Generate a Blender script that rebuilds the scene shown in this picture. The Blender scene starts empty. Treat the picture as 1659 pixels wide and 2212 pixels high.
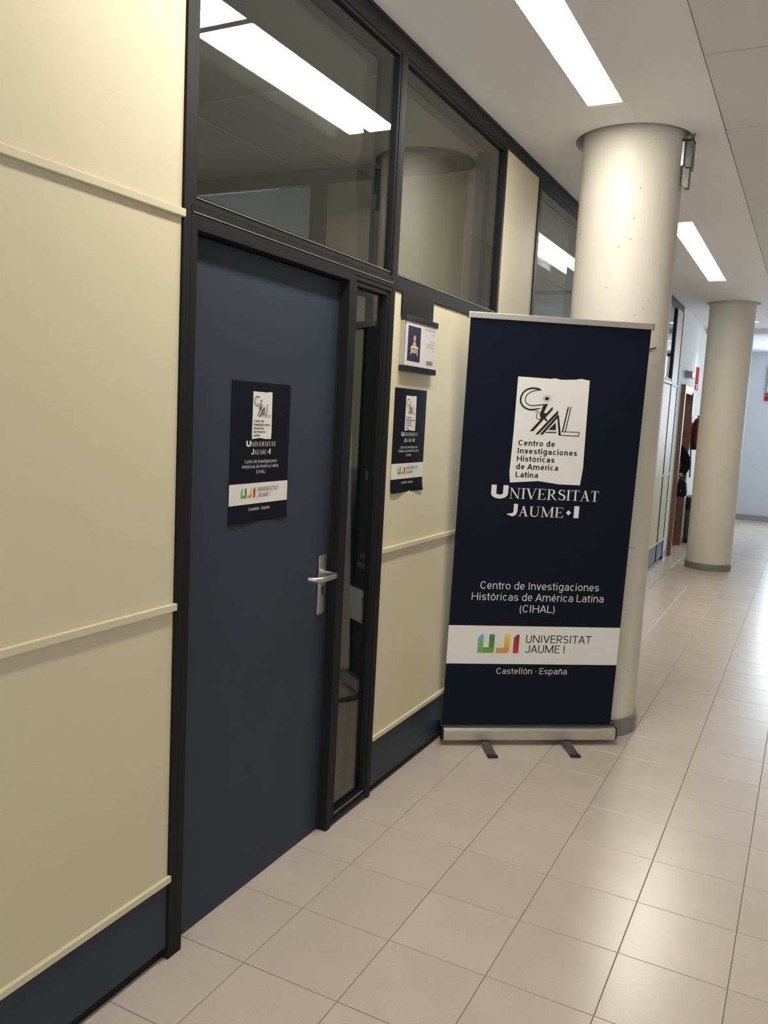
import bpy, math, random
from mathutils import Vector, Matrix

random.seed(7)
K = 1.06                       # metres per drawing unit
C = bpy.context.scene.collection
scene = bpy.context.scene

# ------------------------------------------------------------------ camera
CAM = (1.4193, 0.0, 1.5)
RM = ((0.8877330, -0.0993406, -0.4495125),
      (0.4575107, 0.0819337, 0.8854213),
      (0.0511280, 0.9916745, -0.1181846))     # columns: right, up, forward
cd = bpy.data.cameras.new('camera')
cam = bpy.data.objects.new('camera', cd)
C.objects.link(cam)
cd.sensor_fit = 'VERTICAL'; cd.sensor_height = 36.0; cd.sensor_width = 27.0
cd.lens = 36.0 * 1801.85 / 2212.0
cd.clip_start = 0.02; cd.clip_end = 200
M3 = Matrix([[r[0], r[1], -r[2]] for r in RM])
cam.matrix_world = Matrix.Translation(Vector(CAM) * K) @ M3.to_4x4()
scene.camera = cam

# ------------------------------------------------------------------ world, daylight, exposure
w = bpy.data.worlds.new('world'); scene.world = w; w.use_nodes = True
wb = w.node_tree.nodes['Background']
wb.inputs[0].default_value = (0.68, 0.82, 1.0, 1); wb.inputs[1].default_value = 3.0
LAMP = 29.0
scene.view_settings.view_transform = 'Standard'
scene.view_settings.look = 'None'
scene.view_settings.exposure = 0.50
scene.view_settings.gamma = 1.0
scene.view_settings.use_curve_mapping = False
scene.cycles.max_bounces = 10
scene.cycles.transparent_max_bounces = 24
scene.cycles.sample_clamp_indirect = 45.0
scene.cycles.glossy_bounces = 8


def area(name, loc, size, energy, col, rot):
    l = bpy.data.lights.new(name, 'AREA'); l.shape = 'RECTANGLE'
    l.size, l.size_y = size[0] * K, size[1] * K
    l.energy = energy; l.color = col
    o = bpy.data.objects.new(name, l); C.objects.link(o)
    o.location = Vector(loc) * K; o.rotation_euler = rot
    return o


# daylight coming in through the glazed end of the lobby; the rear lamp is added fill
area('daylight_end', (2.0, 15.9, 1.9), (2.0, 1.7), 110, (0.74, 0.85, 1.0), (-math.pi / 2, 0, 0))
area('fill_rear', (1.9, -4.6, 1.5), (2.2, 1.9), 44, (0.96, 0.95, 1.0), (math.pi / 2, 0, 0))  # unseen fill lamp added behind the viewer to lift the near surfaces


# ------------------------------------------------------------------ materials
def srgb(r, g, b):
    f = lambda c: (c / 255 / 12.92) if c / 255 <= 0.04045 else ((c / 255 + 0.055) / 1.055) ** 2.4
    return (f(r), f(g), f(b), 1)


def mat(name, col, rough=0.5, metal=0.0, var=0.04, scale=3.0, bump=0.0, bscale=200.0, spec=0.5, coat=0.0, perobj=0.0):
    m = bpy.data.materials.new(name); m.use_nodes = True
    nt = m.node_tree; b = nt.nodes['Principled BSDF']
    b.inputs['Roughness'].default_value = rough
    b.inputs['Metallic'].default_value = metal
    b.inputs['Specular IOR Level'].default_value = spec
    b.inputs['Coat Weight'].default_value = coat
    tc = nt.nodes.new('ShaderNodeTexCoord')
    n = nt.nodes.new('ShaderNodeTexNoise'); n.inputs['Scale'].default_value = scale
    n.inputs['Detail'].default_value = 4
    nt.links.new(tc.outputs['Object'], n.inputs['Vector'])
    mr = nt.nodes.new('ShaderNodeMapRange')
    mr.inputs['From Min'].default_value = 0.3; mr.inputs['From Max'].default_value = 0.7
    mr.inputs['To Min'].default_value = 1 - var; mr.inputs['To Max'].default_value = 1 + var
    nt.links.new(n.outputs['Fac'], mr.inputs['Value'])
    src = mr.outputs[0]
    if perobj:
        oi = nt.nodes.new('ShaderNodeObjectInfo')
        m2 = nt.nodes.new('ShaderNodeMapRange')
        m2.inputs['To Min'].default_value = 1 - perobj; m2.inputs['To Max'].default_value = 1 + perobj
        nt.links.new(oi.outputs['Random'], m2.inputs['Value'])
        mm = nt.nodes.new('ShaderNodeMath'); mm.operation = 'MULTIPLY'
        nt.links.new(src, mm.inputs[0]); nt.links.new(m2.outputs[0], mm.inputs[1]); src = mm.outputs[0]
    vm = nt.nodes.new('ShaderNodeVectorMath'); vm.operation = 'SCALE'
    vm.inputs[0].default_value = col[:3]
    nt.links.new(src, vm.inputs['Scale'])
    nt.links.new(vm.outputs[0], b.inputs['Base Color'])
    if bump:
        n2 = nt.nodes.new('ShaderNodeTexNoise'); n2.inputs['Scale'].default_value = bscale
        n2.inputs['Detail'].default_value = 2
        nt.links.new(tc.outputs['Object'], n2.inputs['Vector'])
        bp = nt.nodes.new('ShaderNodeBump'); bp.inputs['Strength'].default_value = bump
        bp.inputs['Distance'].default_value = 0.002
        nt.links.new(n2.outputs['Fac'], bp.inputs['Height'])
        nt.links.new(bp.outputs[0], b.inputs['Normal'])
    return m


def emit(name, col, s):
    m = bpy.data.materials.new(name); m.use_nodes = True
    b = m.node_tree.nodes['Principled BSDF']
    b.inputs['Base Color'].default_value = (0.9, 0.9, 0.88, 1)
    b.inputs['Emission Color'].default_value = col
    b.inputs['Emission Strength'].default_value = s
    return m


def glass(name):
    """thin clear pane: each face reflects by Fresnel, the rest passes straight through"""
    m = bpy.data.materials.new(name); m.use_nodes = True
    nt = m.node_tree; nt.nodes.remove(nt.nodes['Principled BSDF'])
    out = nt.nodes['Material Output']
    t = nt.nodes.new('ShaderNodeBsdfTransparent'); t.inputs[0].default_value = (0.965, 0.98, 0.97, 1)
    g = nt.nodes.new('ShaderNodeBsdfGlossy'); g.inputs['Roughness'].default_value = 0.0
    f = nt.nodes.new('ShaderNodeFresnel')
    geo = nt.nodes.new('ShaderNodeNewGeometry')
    mr = nt.nodes.new('ShaderNodeMapRange')      # the Fresnel node inverts the index on back faces: undo that
    mr.inputs['To Min'].default_value = 1.52; mr.inputs['To Max'].default_value = 1 / 1.52
    nt.links.new(geo.outputs['Backfacing'], mr.inputs['Value']); nt.links.new(mr.outputs[0], f.inputs[0])
    mx = nt.nodes.new('ShaderNodeMixShader')
    nt.links.new(f.outputs[0], mx.inputs[0]); nt.links.new(t.outputs[0], mx.inputs[1]); nt.links.new(g.outputs[0], mx.inputs[2])
    nt.links.new(mx.outputs[0], out.inputs[0])
    return m


def tile_mat():
    m = mat('tile_porcelain', (0.56, 0.485, 0.415, 1), rough=0.26, var=0.03, scale=6, perobj=0.03, spec=0.55)
    nt = m.node_tree; b = nt.nodes['Principled BSDF']
    tc = nt.nodes.new('ShaderNodeTexCoord')
    vec = nt.nodes.new('ShaderNodeNewGeometry').outputs['Position']
    n = nt.nodes.new('ShaderNodeTexNoise'); n.inputs['Scale'].default_value = 330; n.inputs['Detail'].default_value = 2
    nt.links.new(vec, n.inputs['Vector'])
    cr = nt.nodes.new('ShaderNodeValToRGB')
    cr.color_ramp.elements[0].position = 0.28; cr.color_ramp.elements[0].color = (0.80, 0.78, 0.75, 1)
    cr.color_ramp.elements[1].position = 0.40; cr.color_ramp.elements[1].color = (1, 1, 1, 1)
    nt.links.new(n.outputs['Fac'], cr.inputs[0])
    old = b.inputs['Base Color'].links[0].from_socket
    mm = nt.nodes.new('ShaderNodeVectorMath'); mm.operation = 'MULTIPLY'
    nt.links.new(old, mm.inputs[0]); nt.links.new(cr.outputs[0], mm.inputs[1])
    nt.links.new(mm.outputs[0], b.inputs['Base Color'])
    n2 = nt.nodes.new('ShaderNodeTexNoise'); n2.inputs['Scale'].default_value = 340; n2.inputs['Detail'].default_value = 1
    nt.links.new(vec, n2.inputs['Vector'])
    bp = nt.nodes.new('ShaderNodeBump'); bp.inputs['Strength'].default_value = 0.16; bp.inputs['Distance'].default_value = 0.0008
    nt.links.new(n2.outputs['Fac'], bp.inputs['Height']); nt.links.new(bp.outputs[0], b.inputs['Normal'])
    return m


def grad_mat(name, stops, vertical=True):
    m = bpy.data.materials.new(name); m.use_nodes = True
    nt = m.node_tree; b = nt.nodes['Principled BSDF']; b.inputs['Roughness'].default_value = 0.5
    tc = nt.nodes.new('ShaderNodeTexCoord'); sp = nt.nodes.new('ShaderNodeSeparateXYZ')
    nt.links.new(tc.outputs['Generated'], sp.inputs[0])
    cr = nt.nodes.new('ShaderNodeValToRGB')
    el = cr.color_ramp.elements
    el[0].position, el[0].color = stops[0]; el[1].position, el[1].color = stops[-1]
    for p, c in stops[1:-1]:
        e = el.new(p); e.color = c
    nt.links.new(sp.outputs[2], cr.inputs[0]); nt.links.new(cr.outputs[0], b.inputs['Base Color'])
    return m


MAT = dict(
    cream=mat('cream_laminate', (0.665, 0.598, 0.425, 1), 0.5, var=0.015, scale=2, bump=0.12, bscale=500, spec=0.22),
    frame=mat('anthracite_aluminium', (0.0145, 0.015, 0.0165, 1), 0.5, var=0.04, scale=5, spec=0.12),
    frame_dark=mat('black_seal_and_shadow', (0.010, 0.010, 0.011, 1), 0.6),
    blue=mat('slate_blue_laminate', (0.033, 0.044, 0.064, 1), 0.45, var=0.03, scale=3, bump=0.1, bscale=500, spec=0.2),
    plaster=mat('white_plaster', (0.76, 0.74, 0.71, 1), 0.75, var=0.02, scale=1.5, bump=0.1, bscale=120),
    ceilp=mat('ceiling_plaster', (0.93, 0.915, 0.93, 1), 0.8, var=0.015, scale=1.2, bump=0.06, bscale=90),
    ceilpan=mat('ceiling_board', (0.76, 0.745, 0.75, 1), 0.8, var=0.02, scale=1.0, perobj=0.02),
    lobby=mat('lobby_paint', (0.62, 0.65, 0.70, 1), 0.7, var=0.02, scale=1.5),
    column=mat('column_paint', (0.675, 0.635, 0.54, 1), 0.55, var=0.025, scale=4, bump=0.3, bscale=35),
    ring=mat('grey_skirting_tile', (0.20, 0.19, 0.175, 1), 0.4, var=0.08, scale=12),
    grout=mat('grout', (0.20, 0.175, 0.15, 1), 0.9, var=0.15, scale=20),
    tile=tile_mat(),
    diffuser=emit('lamp_diffuser', (1.0, 0.945, 0.84, 1), LAMP),
    spot=emit('spot_lens', (1.0, 0.98, 0.95, 1), 14),
    lampframe=mat('lamp_frame_white', (0.75, 0.74, 0.71, 1), 0.5),
    recess=mat('recess_grey', (0.33, 0.32, 0.30, 1), 0.85),
    steel=mat('brushed_steel', (0.50, 0.485, 0.45, 1), 0.34, 1.0, var=0.05, scale=30),
    alu=mat('satin_aluminium', (0.60, 0.58, 0.54, 1), 0.42, 1.0, var=0.04, scale=12),
    zinc=mat('zinc_bracket', (0.13, 0.13, 0.125, 1), 0.45, 0.6, var=0.15, scale=40),
    navy=mat('navy_print', (0.0034, 0.0062, 0.0150, 1), 0.42, var=0.03, scale=3, spec=0.15),
    navyp=mat('navy_poster_print', (0.0035, 0.0052, 0.0125, 1), 0.5, var=0.03, scale=6, spec=0.15),
    white=mat('white_print', (0.72, 0.70, 0.66, 1), 0.45, var=0.01, scale=4),
    paper=mat('label_paper', (0.70, 0.66, 0.66, 1), 0.35, var=0.01, scale=4),
    ink=mat('black_print', (0.006, 0.006, 0.006, 1), 0.5, var=0.02),
    greyink=mat('grey_print', (0.16, 0.15, 0.15, 1), 0.5, var=0.02),
    black=mat('black_plastic', (0.012, 0.012, 0.013, 1), 0.4, var=0.1, scale=20),
    red=mat('red_sign_print', (0.50, 0.025, 0.020, 1), 0.9, var=0.04, spec=0.05),
    maroon=mat('extinguisher_red', (0.13, 0.012, 0.014, 1), 0.35, var=0.06),
    wood=mat('oak_brown_wood', (0.19, 0.092, 0.045, 1), 0.4, var=0.18, scale=14, bump=0.2, bscale=60),
    grey=mat('grey_plastic', (0.28, 0.29, 0.30, 1), 0.45, var=0.05),
    bin=mat('bin_grey', (0.10, 0.115, 0.125, 1), 0.45, var=0.05),
    cab=mat('grey_cabinet', (0.22, 0.24, 0.24, 1), 0.5, var=0.03),
    orange=mat('orange_print', (0.62, 0.33, 0.13, 1), 0.5, var=0.02),
    violet=mat('violet_blue_print', (0.030, 0.030, 0.085, 1), 0.45, var=0.02),
    glass=glass('window_glass'),
    glass2=glass('inner_glass'),
    coat=mat('black_coat_cloth', (0.0055, 0.007, 0.010, 1), 0.9, spec=0.15, var=0.2, scale=30, bump=0.4, bscale=80),
    skin=mat('skin', (0.50, 0.27, 0.19, 1), 0.5, var=0.05, scale=12),
    hair=mat('dark_hair', (0.02, 0.012, 0.008, 1), 0.5, var=0.3, scale=60),
    bag=mat('navy_bag_cloth', (0.006, 0.008, 0.016, 1), 0.8, spec=0.2, var=0.1, scale=30),
    baseb=mat('skirting_grey', (0.30, 0.29, 0.30, 1), 0.4, var=0.04),
    officepl=mat('office_paint', (0.62, 0.62, 0.60, 1), 0.7, var=0.02),
    blind=mat('blind_slat', (0.40, 0.41, 0.41, 1), 0.45, var=0.03),
    gu=grad_mat('logo_green', [(0.0, srgb(110, 165, 60)), (0.35, srgb(80, 140, 55)), (0.75, srgb(60, 120, 80)), (1.0, srgb(70, 130, 110))]),
    gb=grad_mat('logo_blue', [(0.0, srgb(110, 175, 60)), (0.45, srgb(110, 170, 110)), (0.8, srgb(110, 165, 195)), (1.0, srgb(115, 170, 205))]),
    gj=grad_mat('logo_yellow', [(0.0, srgb(215, 130, 55)), (0.35, srgb(220, 165, 60)), (1.0, srgb(225, 205, 75))]),
    gi=grad_mat('logo_red', [(0.0, srgb(190, 50, 42)), (1.0, srgb(150, 38, 40))]),
)


# ------------------------------------------------------------------ mesh helpers
class MB:
    def __init__(s): s.v = []; s.f = []

    def box(s, x0, x1, y0, y1, z0, z1):
        n = len(s.v)
        s.v += [(x0, y0, z0), (x1, y0, z0), (x1, y1, z0), (x0, y1, z0), (x0, y0, z1), (x1, y0, z1), (x1, y1, z1), (x0, y1, z1)]
        s.f += [tuple(n + i for i in q) for q in ((0, 3, 2, 1), (4, 5, 6, 7), (0, 1, 5, 4), (1, 2, 6, 5), (2, 3, 7, 6), (3, 0, 4, 7))]
        return s

    def ring(s, x0, x1, y0, y1, z0, z1, wd, wt=None, wb_=None):
        wt = wd if wt is None else wt; wb_ = wd if wb_ is None else wb_
        s.box(x0, x1, y0, y0 + wd, z0, z1); s.box(x0, x1, y1 - wd, y1, z0, z1)
        s.box(x0, x1, y0 + wd, y1 - wd, z0, z0 + wb_); s.box(x0, x1, y0 + wd, y1 - wd, z1 - wt, z1)
        return s

    def lathe(s, prof, cx=0, cy=0, seg=48, a0=0, a1=2 * math.pi, cap=True):
        n = len(s.v); full = abs(a1 - a0 - 2 * math.pi) < 1e-6
        cols = seg if full else seg + 1
        for i in range(cols):
            a = a0 + (a1 - a0) * i / seg
            for r, z in prof: s.v.append((cx + r * math.cos(a), cy + r * math.sin(a), z))
        p = len(prof)
        for i in range(seg):
            j = (i + 1) % cols
            for k in range(p - 1):
                s.f.append((n + i * p + k, n + j * p + k, n + j * p + k + 1, n + i * p + k + 1))
        if cap and full:
            s.f.append(tuple(n + i * p + p - 1 for i in range(cols)))
            s.f.append(tuple(n + i * p for i in reversed(range(cols))))
        return s

    def tube(s, pts, r, seg=12, caps=True):
        pts = [Vector(p) for p in pts]; n = len(s.v); N = len(pts)
        rr = r if isinstance(r, (list, tuple)) else [r] * N
        prev = None
        for i, p in enumerate(pts):
            d = (pts[min(i + 1, N - 1)] - pts[max(i - 1, 0)]).normalized()
            if prev is None:
                u = d.orthogonal().normalized()
            else:
                u = (prev - d * prev.dot(d)).normalized()
            prev = u; v = d.cross(u)
            for k in range(seg):
                a = 2 * math.pi * k / seg
                s.v.append(tuple(p + (u * math.cos(a) + v * math.sin(a)) * rr[i]))
        for i in range(N - 1):
            for k in range(seg):
                l = (k + 1) % seg
                s.f.append((n + i * seg + k, n + i * seg + l, n + (i + 1) * seg + l, n + (i + 1) * seg + k))
        if caps:
            s.f.append(tuple(n + k for k in reversed(range(seg))))
            s.f.append(tuple(n + (N - 1) * seg + k for k in range(seg)))
        return s

    def prism(s, poly, axis, a, b):
        """poly of 2-D points extruded along axis from a to b"""
        n = len(s.v); N = len(poly)
        def P(u, v, t):
            return (t, u, v) if axis == 'x' else ((u, t, v) if axis == 'y' else (u, v, t))
        for t in (a, b):
            for u, v in poly: s.v.append(P(u, v, t))
        s.f.append(tuple(n + i for i in reversed(range(N)))); s.f.append(tuple(n + N + i for i in range(N)))
        for i in range(N):
            j = (i + 1) % N
            s.f.append((n + i, n + j, n + N + j, n + N + i))
        return s

    def poly(s, pts):
        n = len(s.v); s.v += [tuple(p) for p in pts]; s.f.append(tuple(range(n, n + len(pts)))); return s

    def build(s, name, m, parent=None, bevel=0, smooth=False, label=None, kind=None, cat=None, group=None, fix=True, loc=None):
        me = bpy.data.meshes.new(name)
        L = Vector(loc) if loc else Vector((0, 0, 0))
        me.from_pydata([tuple((Vector(v) - L) * K) for v in s.v], [], s.f)
        if fix:
            import bmesh
            bm = bmesh.new(); bm.from_mesh(me); bmesh.ops.recalc_face_normals(bm, faces=bm.faces); bm.to_mesh(me); bm.free()
        me.materials.append(MAT[m] if isinstance(m, str) else m)
        o = bpy.data.objects.new(name, me); C.objects.link(o)
        o.location = L * K
        if smooth:
            for p in me.polygons: p.use_smooth = True
            try: me.set_sharp_from_angle(angle=math.radians(35))
            except Exception: pass
        if bevel:
            b = o.modifiers.new('bevel', 'BEVEL'); b.width = bevel * K; b.segments = 2; b.limit_method = 'ANGLE'
        if parent: o.parent = parent
        if label: o['label'] = label
        if kind: o['kind'] = kind
        if cat: o['category'] = cat
        if group: o['group'] = group
        return o


def thing(name, label, cat, loc=(0, 0, 0), rz=0, group=None):
    o = bpy.data.objects.new(name, None); C.objects.link(o)
    o.location = Vector(loc) * K; o.rotation_euler = (0, 0, rz)
    o['label'] = label; o['category'] = cat
    if group: o['group'] = group
    return o


def bx(*a): return MB().box(*a)


# ------------------------------------------------------------------ flat print: maps, strokes, lettering
class Print:
    """lays flat print on a sheet; fn(u, v, o) -> local xyz"""
    def __init__(s, fn, parent): s.fn = fn; s.parent = parent

    def shape(s, polys, name, m, layer=1, parent=None):
        mb = MB()
        for p in polys: mb.poly([s.fn(u, v, 0.00035 * layer) for u, v in p])
        return mb.build(name, m, parent or s.parent, fix=False)

    def mesh2d(s, verts, faces, name, m, layer=1, parent=None):
        mb = MB(); mb.v = [s.fn(u, v, 0.00035 * layer) for u, v in verts]; mb.f = [tuple(f) for f in faces]
        return mb.build(name, m, parent or s.parent, fix=False)

    def text(s, txt, u0, u1, v, cap, m, layer=2, bold=0.0, name='lettering', parent=None, italic=0):
        P = sans_text(txt, .125 + bold)
        x0 = min(p[0] for q in P for p in q); x1 = max(p[0] for q in P for p in q)
        sx = (u1 - u0) / (x1 - x0)
        return s.shape([[(u0 + (x - x0) * sx, v + y * cap) for x, y in q] for q in P], name, m, layer, parent)


def stroke(pts, wd, closed=False):
    """polyline to quads; wd number or list"""
    N = len(pts); W = wd if isinstance(wd, (list, tuple)) else [wd] * N
    L, R = [], []
    for i, p in enumerate(pts):
        a = pts[max(i - 1, 0)]; b = pts[min(i + 1, N - 1)]
        dx, dy = b[0] - a[0], b[1] - a[1]; l = math.hypot(dx, dy) or 1
        nx, ny = -dy / l * W[i] / 2, dx / l * W[i] / 2
        L.append((p[0] + nx, p[1] + ny)); R.append((p[0] - nx, p[1] - ny))
    return [[L[i], R[i], R[i + 1], L[i + 1]] for i in range(N - 1)]


def rect(x0, x1, y0, y1): return [(x0, y0), (x1, y0), (x1, y1), (x0, y1)]


def arc(cx, cy, rx, ry, a0, a1, n=12):
    return [(cx + rx * math.cos(math.radians(a0 + (a1 - a0) * i / n)), cy + ry * math.sin(math.radians(a0 + (a1 - a0) * i / n))) for i in range(n + 1)]


# plain sans letters drawn from strokes: cap height 1, x-height XH, stroke weight w
XH, SB = 0.745, 0.082
ADV = dict(zip("CentrodIvsigaHcAméLó()lEpñNUVRSTJMGDPOXhÓ· ", [v / 711 for v in
      (651, 530, 552, 327, 338, 570, 564, 272, 484, 516, 243, 561, 544, 713, 523, 652, 876, 530, 538, 570, 342, 348, 243, 568, 561, 552, 713, 648, 636, 616, 593, 597, 552, 873, 681, 656, 631, 688, 627, 551, 688, 261, 248)]))
# 'e' appears once in the key string before 'é'; every key is a single character


def sans_glyph(ch, w):
    adv = ADV.get(ch, .75); P = []; h = w / 2; l = SB + h; r = adv - SB - h; m_ = adv / 2
    def V(x, y0, y1): P.append(rect(x - h, x + h, y0, y1))
    def Hb(x0, x1, y, k=.86): P.append(rect(x0, x1, y - h * k, y + h * k))
    def D(x0, y0, x1, y1, k=1.12): P.append([(x0 - h * k, y0), (x0 + h * k, y0), (x1 + h * k, y1), (x1 - h * k, y1)])
    def A(cx, cy, rx, ry, a0, a1, n=16): P.extend(stroke(arc(cx, cy, rx, ry, a0, a1, n), w * .93))
    def acute(x, y): P.append([(x - .02, y), (x + .06, y), (x + .15, y + .17), (x + .04, y + .17)])
    low = XH / 2
    if ch in 'oóOÓ':
        H_ = XH if ch in 'oó' else 1.0
        A(m_, H_ / 2, r - m_ + .01, H_ / 2 - h * .9 + .012, 0, 360, 28)
        if ch in 'óÓ': acute(m_ - .04, H_ + .06)
    elif ch in 'cC':
        H_ = XH if ch == 'c' else 1.0
        A(m_ + .01, H_ / 2, r - m_ + .01, H_ / 2 - h * .9 + .012, 42 if ch == 'c' else 36, 318 if ch == 'c' else 324, 22)
    elif ch in 'eé':
        A(m_, low, r - m_ + .01, low - h * .9 + .012, 0, 318, 22); Hb(l - h * .2, r + h, low - .005)
        if ch == 'é': acute(m_ - .04, XH + .06)
    elif ch == 'G':
        A(m_ + .01, .5, r - m_ + .01, .5 - h * .9 + .012, 40, 335, 24); V(r, .12, .48); Hb(m_, r + h, .46)
    elif ch in 'nñh':
        V(l, 0, XH if ch != 'h' else 1.05); A((l + r) / 2, XH - .27 - h * .9 + .01, (r - l) / 2, .27, 180, 0, 14); V(r, 0, XH - .26 - h)
        if ch == 'ñ': P.extend(stroke([(m_ - .17, XH + .08), (m_ - .10, XH + .16), (m_, XH + .12), (m_ + .10, XH + .09), (m_ + .17, XH + .16)], w * .75))
    elif ch == 'm':
        c = (l + r) / 2; V(l, 0, XH); V(c, 0, XH - .24 - h); V(r, 0, XH - .24 - h)
        for a, b in ((l, c), (c, r)): A((a + b) / 2, XH - .26 - h * .9 + .01, (b - a) / 2, .26, 180, 0, 12)
    elif ch == 'r':
        V(l, 0, XH); A(l + .19, XH - .24 - h * .9 + .015, .19, .24, 180, 68, 8)
    elif ch in 'dgp':
        x = l if ch == 'p' else r
        A(m_, low, (r - l) / 2 + .002, low - h * .9 + .012, 0, 360, 26)
        if ch == 'd': V(x, 0, 1.05)
        elif ch == 'p': V(x, -.29, XH)
        else:
            V(x, -.03, XH); A(m_, -.03, (r - l) / 2, .22 + h * .1, 0, -150, 14)
    elif ch == 'a':
        V(r, 0, XH - .22); A((l + r) / 2 + .02, XH - .22 - h * .9 + .012, (r - l) / 2 - .02, .22, 0, 160, 12)
        A((l + r) / 2 - .01, .215 + .01, (r - l) / 2 - .005, .215 - h * .8 + .01, 80, 350, 16); Hb((l + r) / 2 - .03, r, .405, .8)
    elif ch in 'sS':
        H_ = XH if ch == 's' else 1.0; q = H_ / 4; ry = q - h * .45 + .004
        rx = (r - l) / 2 + .005
        pts = arc(m_, H_ - h * .9 - ry, rx, ry, 25, 235, 12) + arc(m_, h * .9 + ry, rx + .01, ry, 55, -155, 12)
        P.extend(stroke(pts, w * .93))
    elif ch == 't':
        V(adv * .46, .17, .95); A(adv * .46 + .14, .17, .14, .17 - h * .7, 180, 285, 8); Hb(.0, adv - .03, XH - h * .86)
    elif ch in 'il':
        V(m_, 0, XH if ch == 'i' else 1.05)
        if ch == 'i': P.append(arc(m_, .96, h * 1.15, h * 1.15, 0, 330, 11))
    elif ch == 'v':
        D(.03 + h, XH, m_, 0); D(adv - .03 - h, XH, m_, 0)
    elif ch == 'V':
        D(.03 + h, 1, m_, 0); D(adv - .03 - h, 1, m_, 0)
    elif ch == 'A':
        D(.03 + h, 0, m_, 1); D(adv - .03 - h, 0, m_, 1); Hb(adv * .24, adv * .76, .30)
    elif ch == 'X':
        D(.04 + h, 0, adv - .05 - h, 1); D(adv - .04 - h, 0, .05 + h, 1)
    elif ch == 'I': V(m_, 0, 1)
    elif ch == 'H': V(l, 0, 1); V(r, 0, 1); Hb(l, r, .52)
    elif ch == 'N': V(l, 0, 1); V(r, 0, 1); D(l, 1, r, 0, 1.15)
    elif ch == 'M': V(l, 0, 1); V(r, 0, 1); D(l + h * .2, 1, m_, 0.04); D(r - h * .2, 1, m_, .04)
    elif ch == 'L': V(l, 0, 1); Hb(l, adv - .04, h * .86)
    elif ch == 'E':
        V(l, 0, 1); Hb(l, adv - .06, h * .86); Hb(l, adv - .06, 1 - h * .86); Hb(l, adv - .12, .52)
    elif ch == 'T': V(m_, 0, 1); Hb(.03, adv - .03, 1 - h * .86)
    elif ch == 'U':
        V(l, .3, 1); V(r, .3, 1); A(m_, .31, (r - l) / 2, .31 - h * .9 + .012, 180, 360, 18)
    elif ch == 'J':
        V(r, .28, 1); A((l + r) / 2 - .02, .28, (r - l) / 2 + .02, .28 - h * .9 + .012, 0, -155, 14)
    elif ch in 'RPD':
        V(l, 0, 1)
        if ch == 'D':
            A(l, .5, r - l + .01, .5 - h * .86, 90, -90, 20)
        else:
            Hb(l, m_ + .02, 1 - h * .86); Hb(l, m_ + .02, .44); A(m_ + .02, (1 - h * .86 + .44) / 2, r - m_ - .01, (1 - h * .86 - .44) / 2, 90, -90, 12)
            if ch == 'R': D(m_ + .0, .44, r + .015, 0, 1.15)
    elif ch == '(':
        A(adv + .12, .38, .36, .72, 130, 230, 12)
    elif ch == ')':
        A(-.12, .38, .36, .72, 50, -50, 12)
    elif ch == '·': P.append(arc(m_, .45, h * 1.1, h * 1.1, 0, 330, 11))
    return P, adv


def sans_text(txt, w):
    polys = []; x = 0
    for ch in txt:
        P, a = sans_glyph(ch, w)
        polys += [[(px + x, py) for px, py in p] for p in P]; x += a
    return polys


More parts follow.
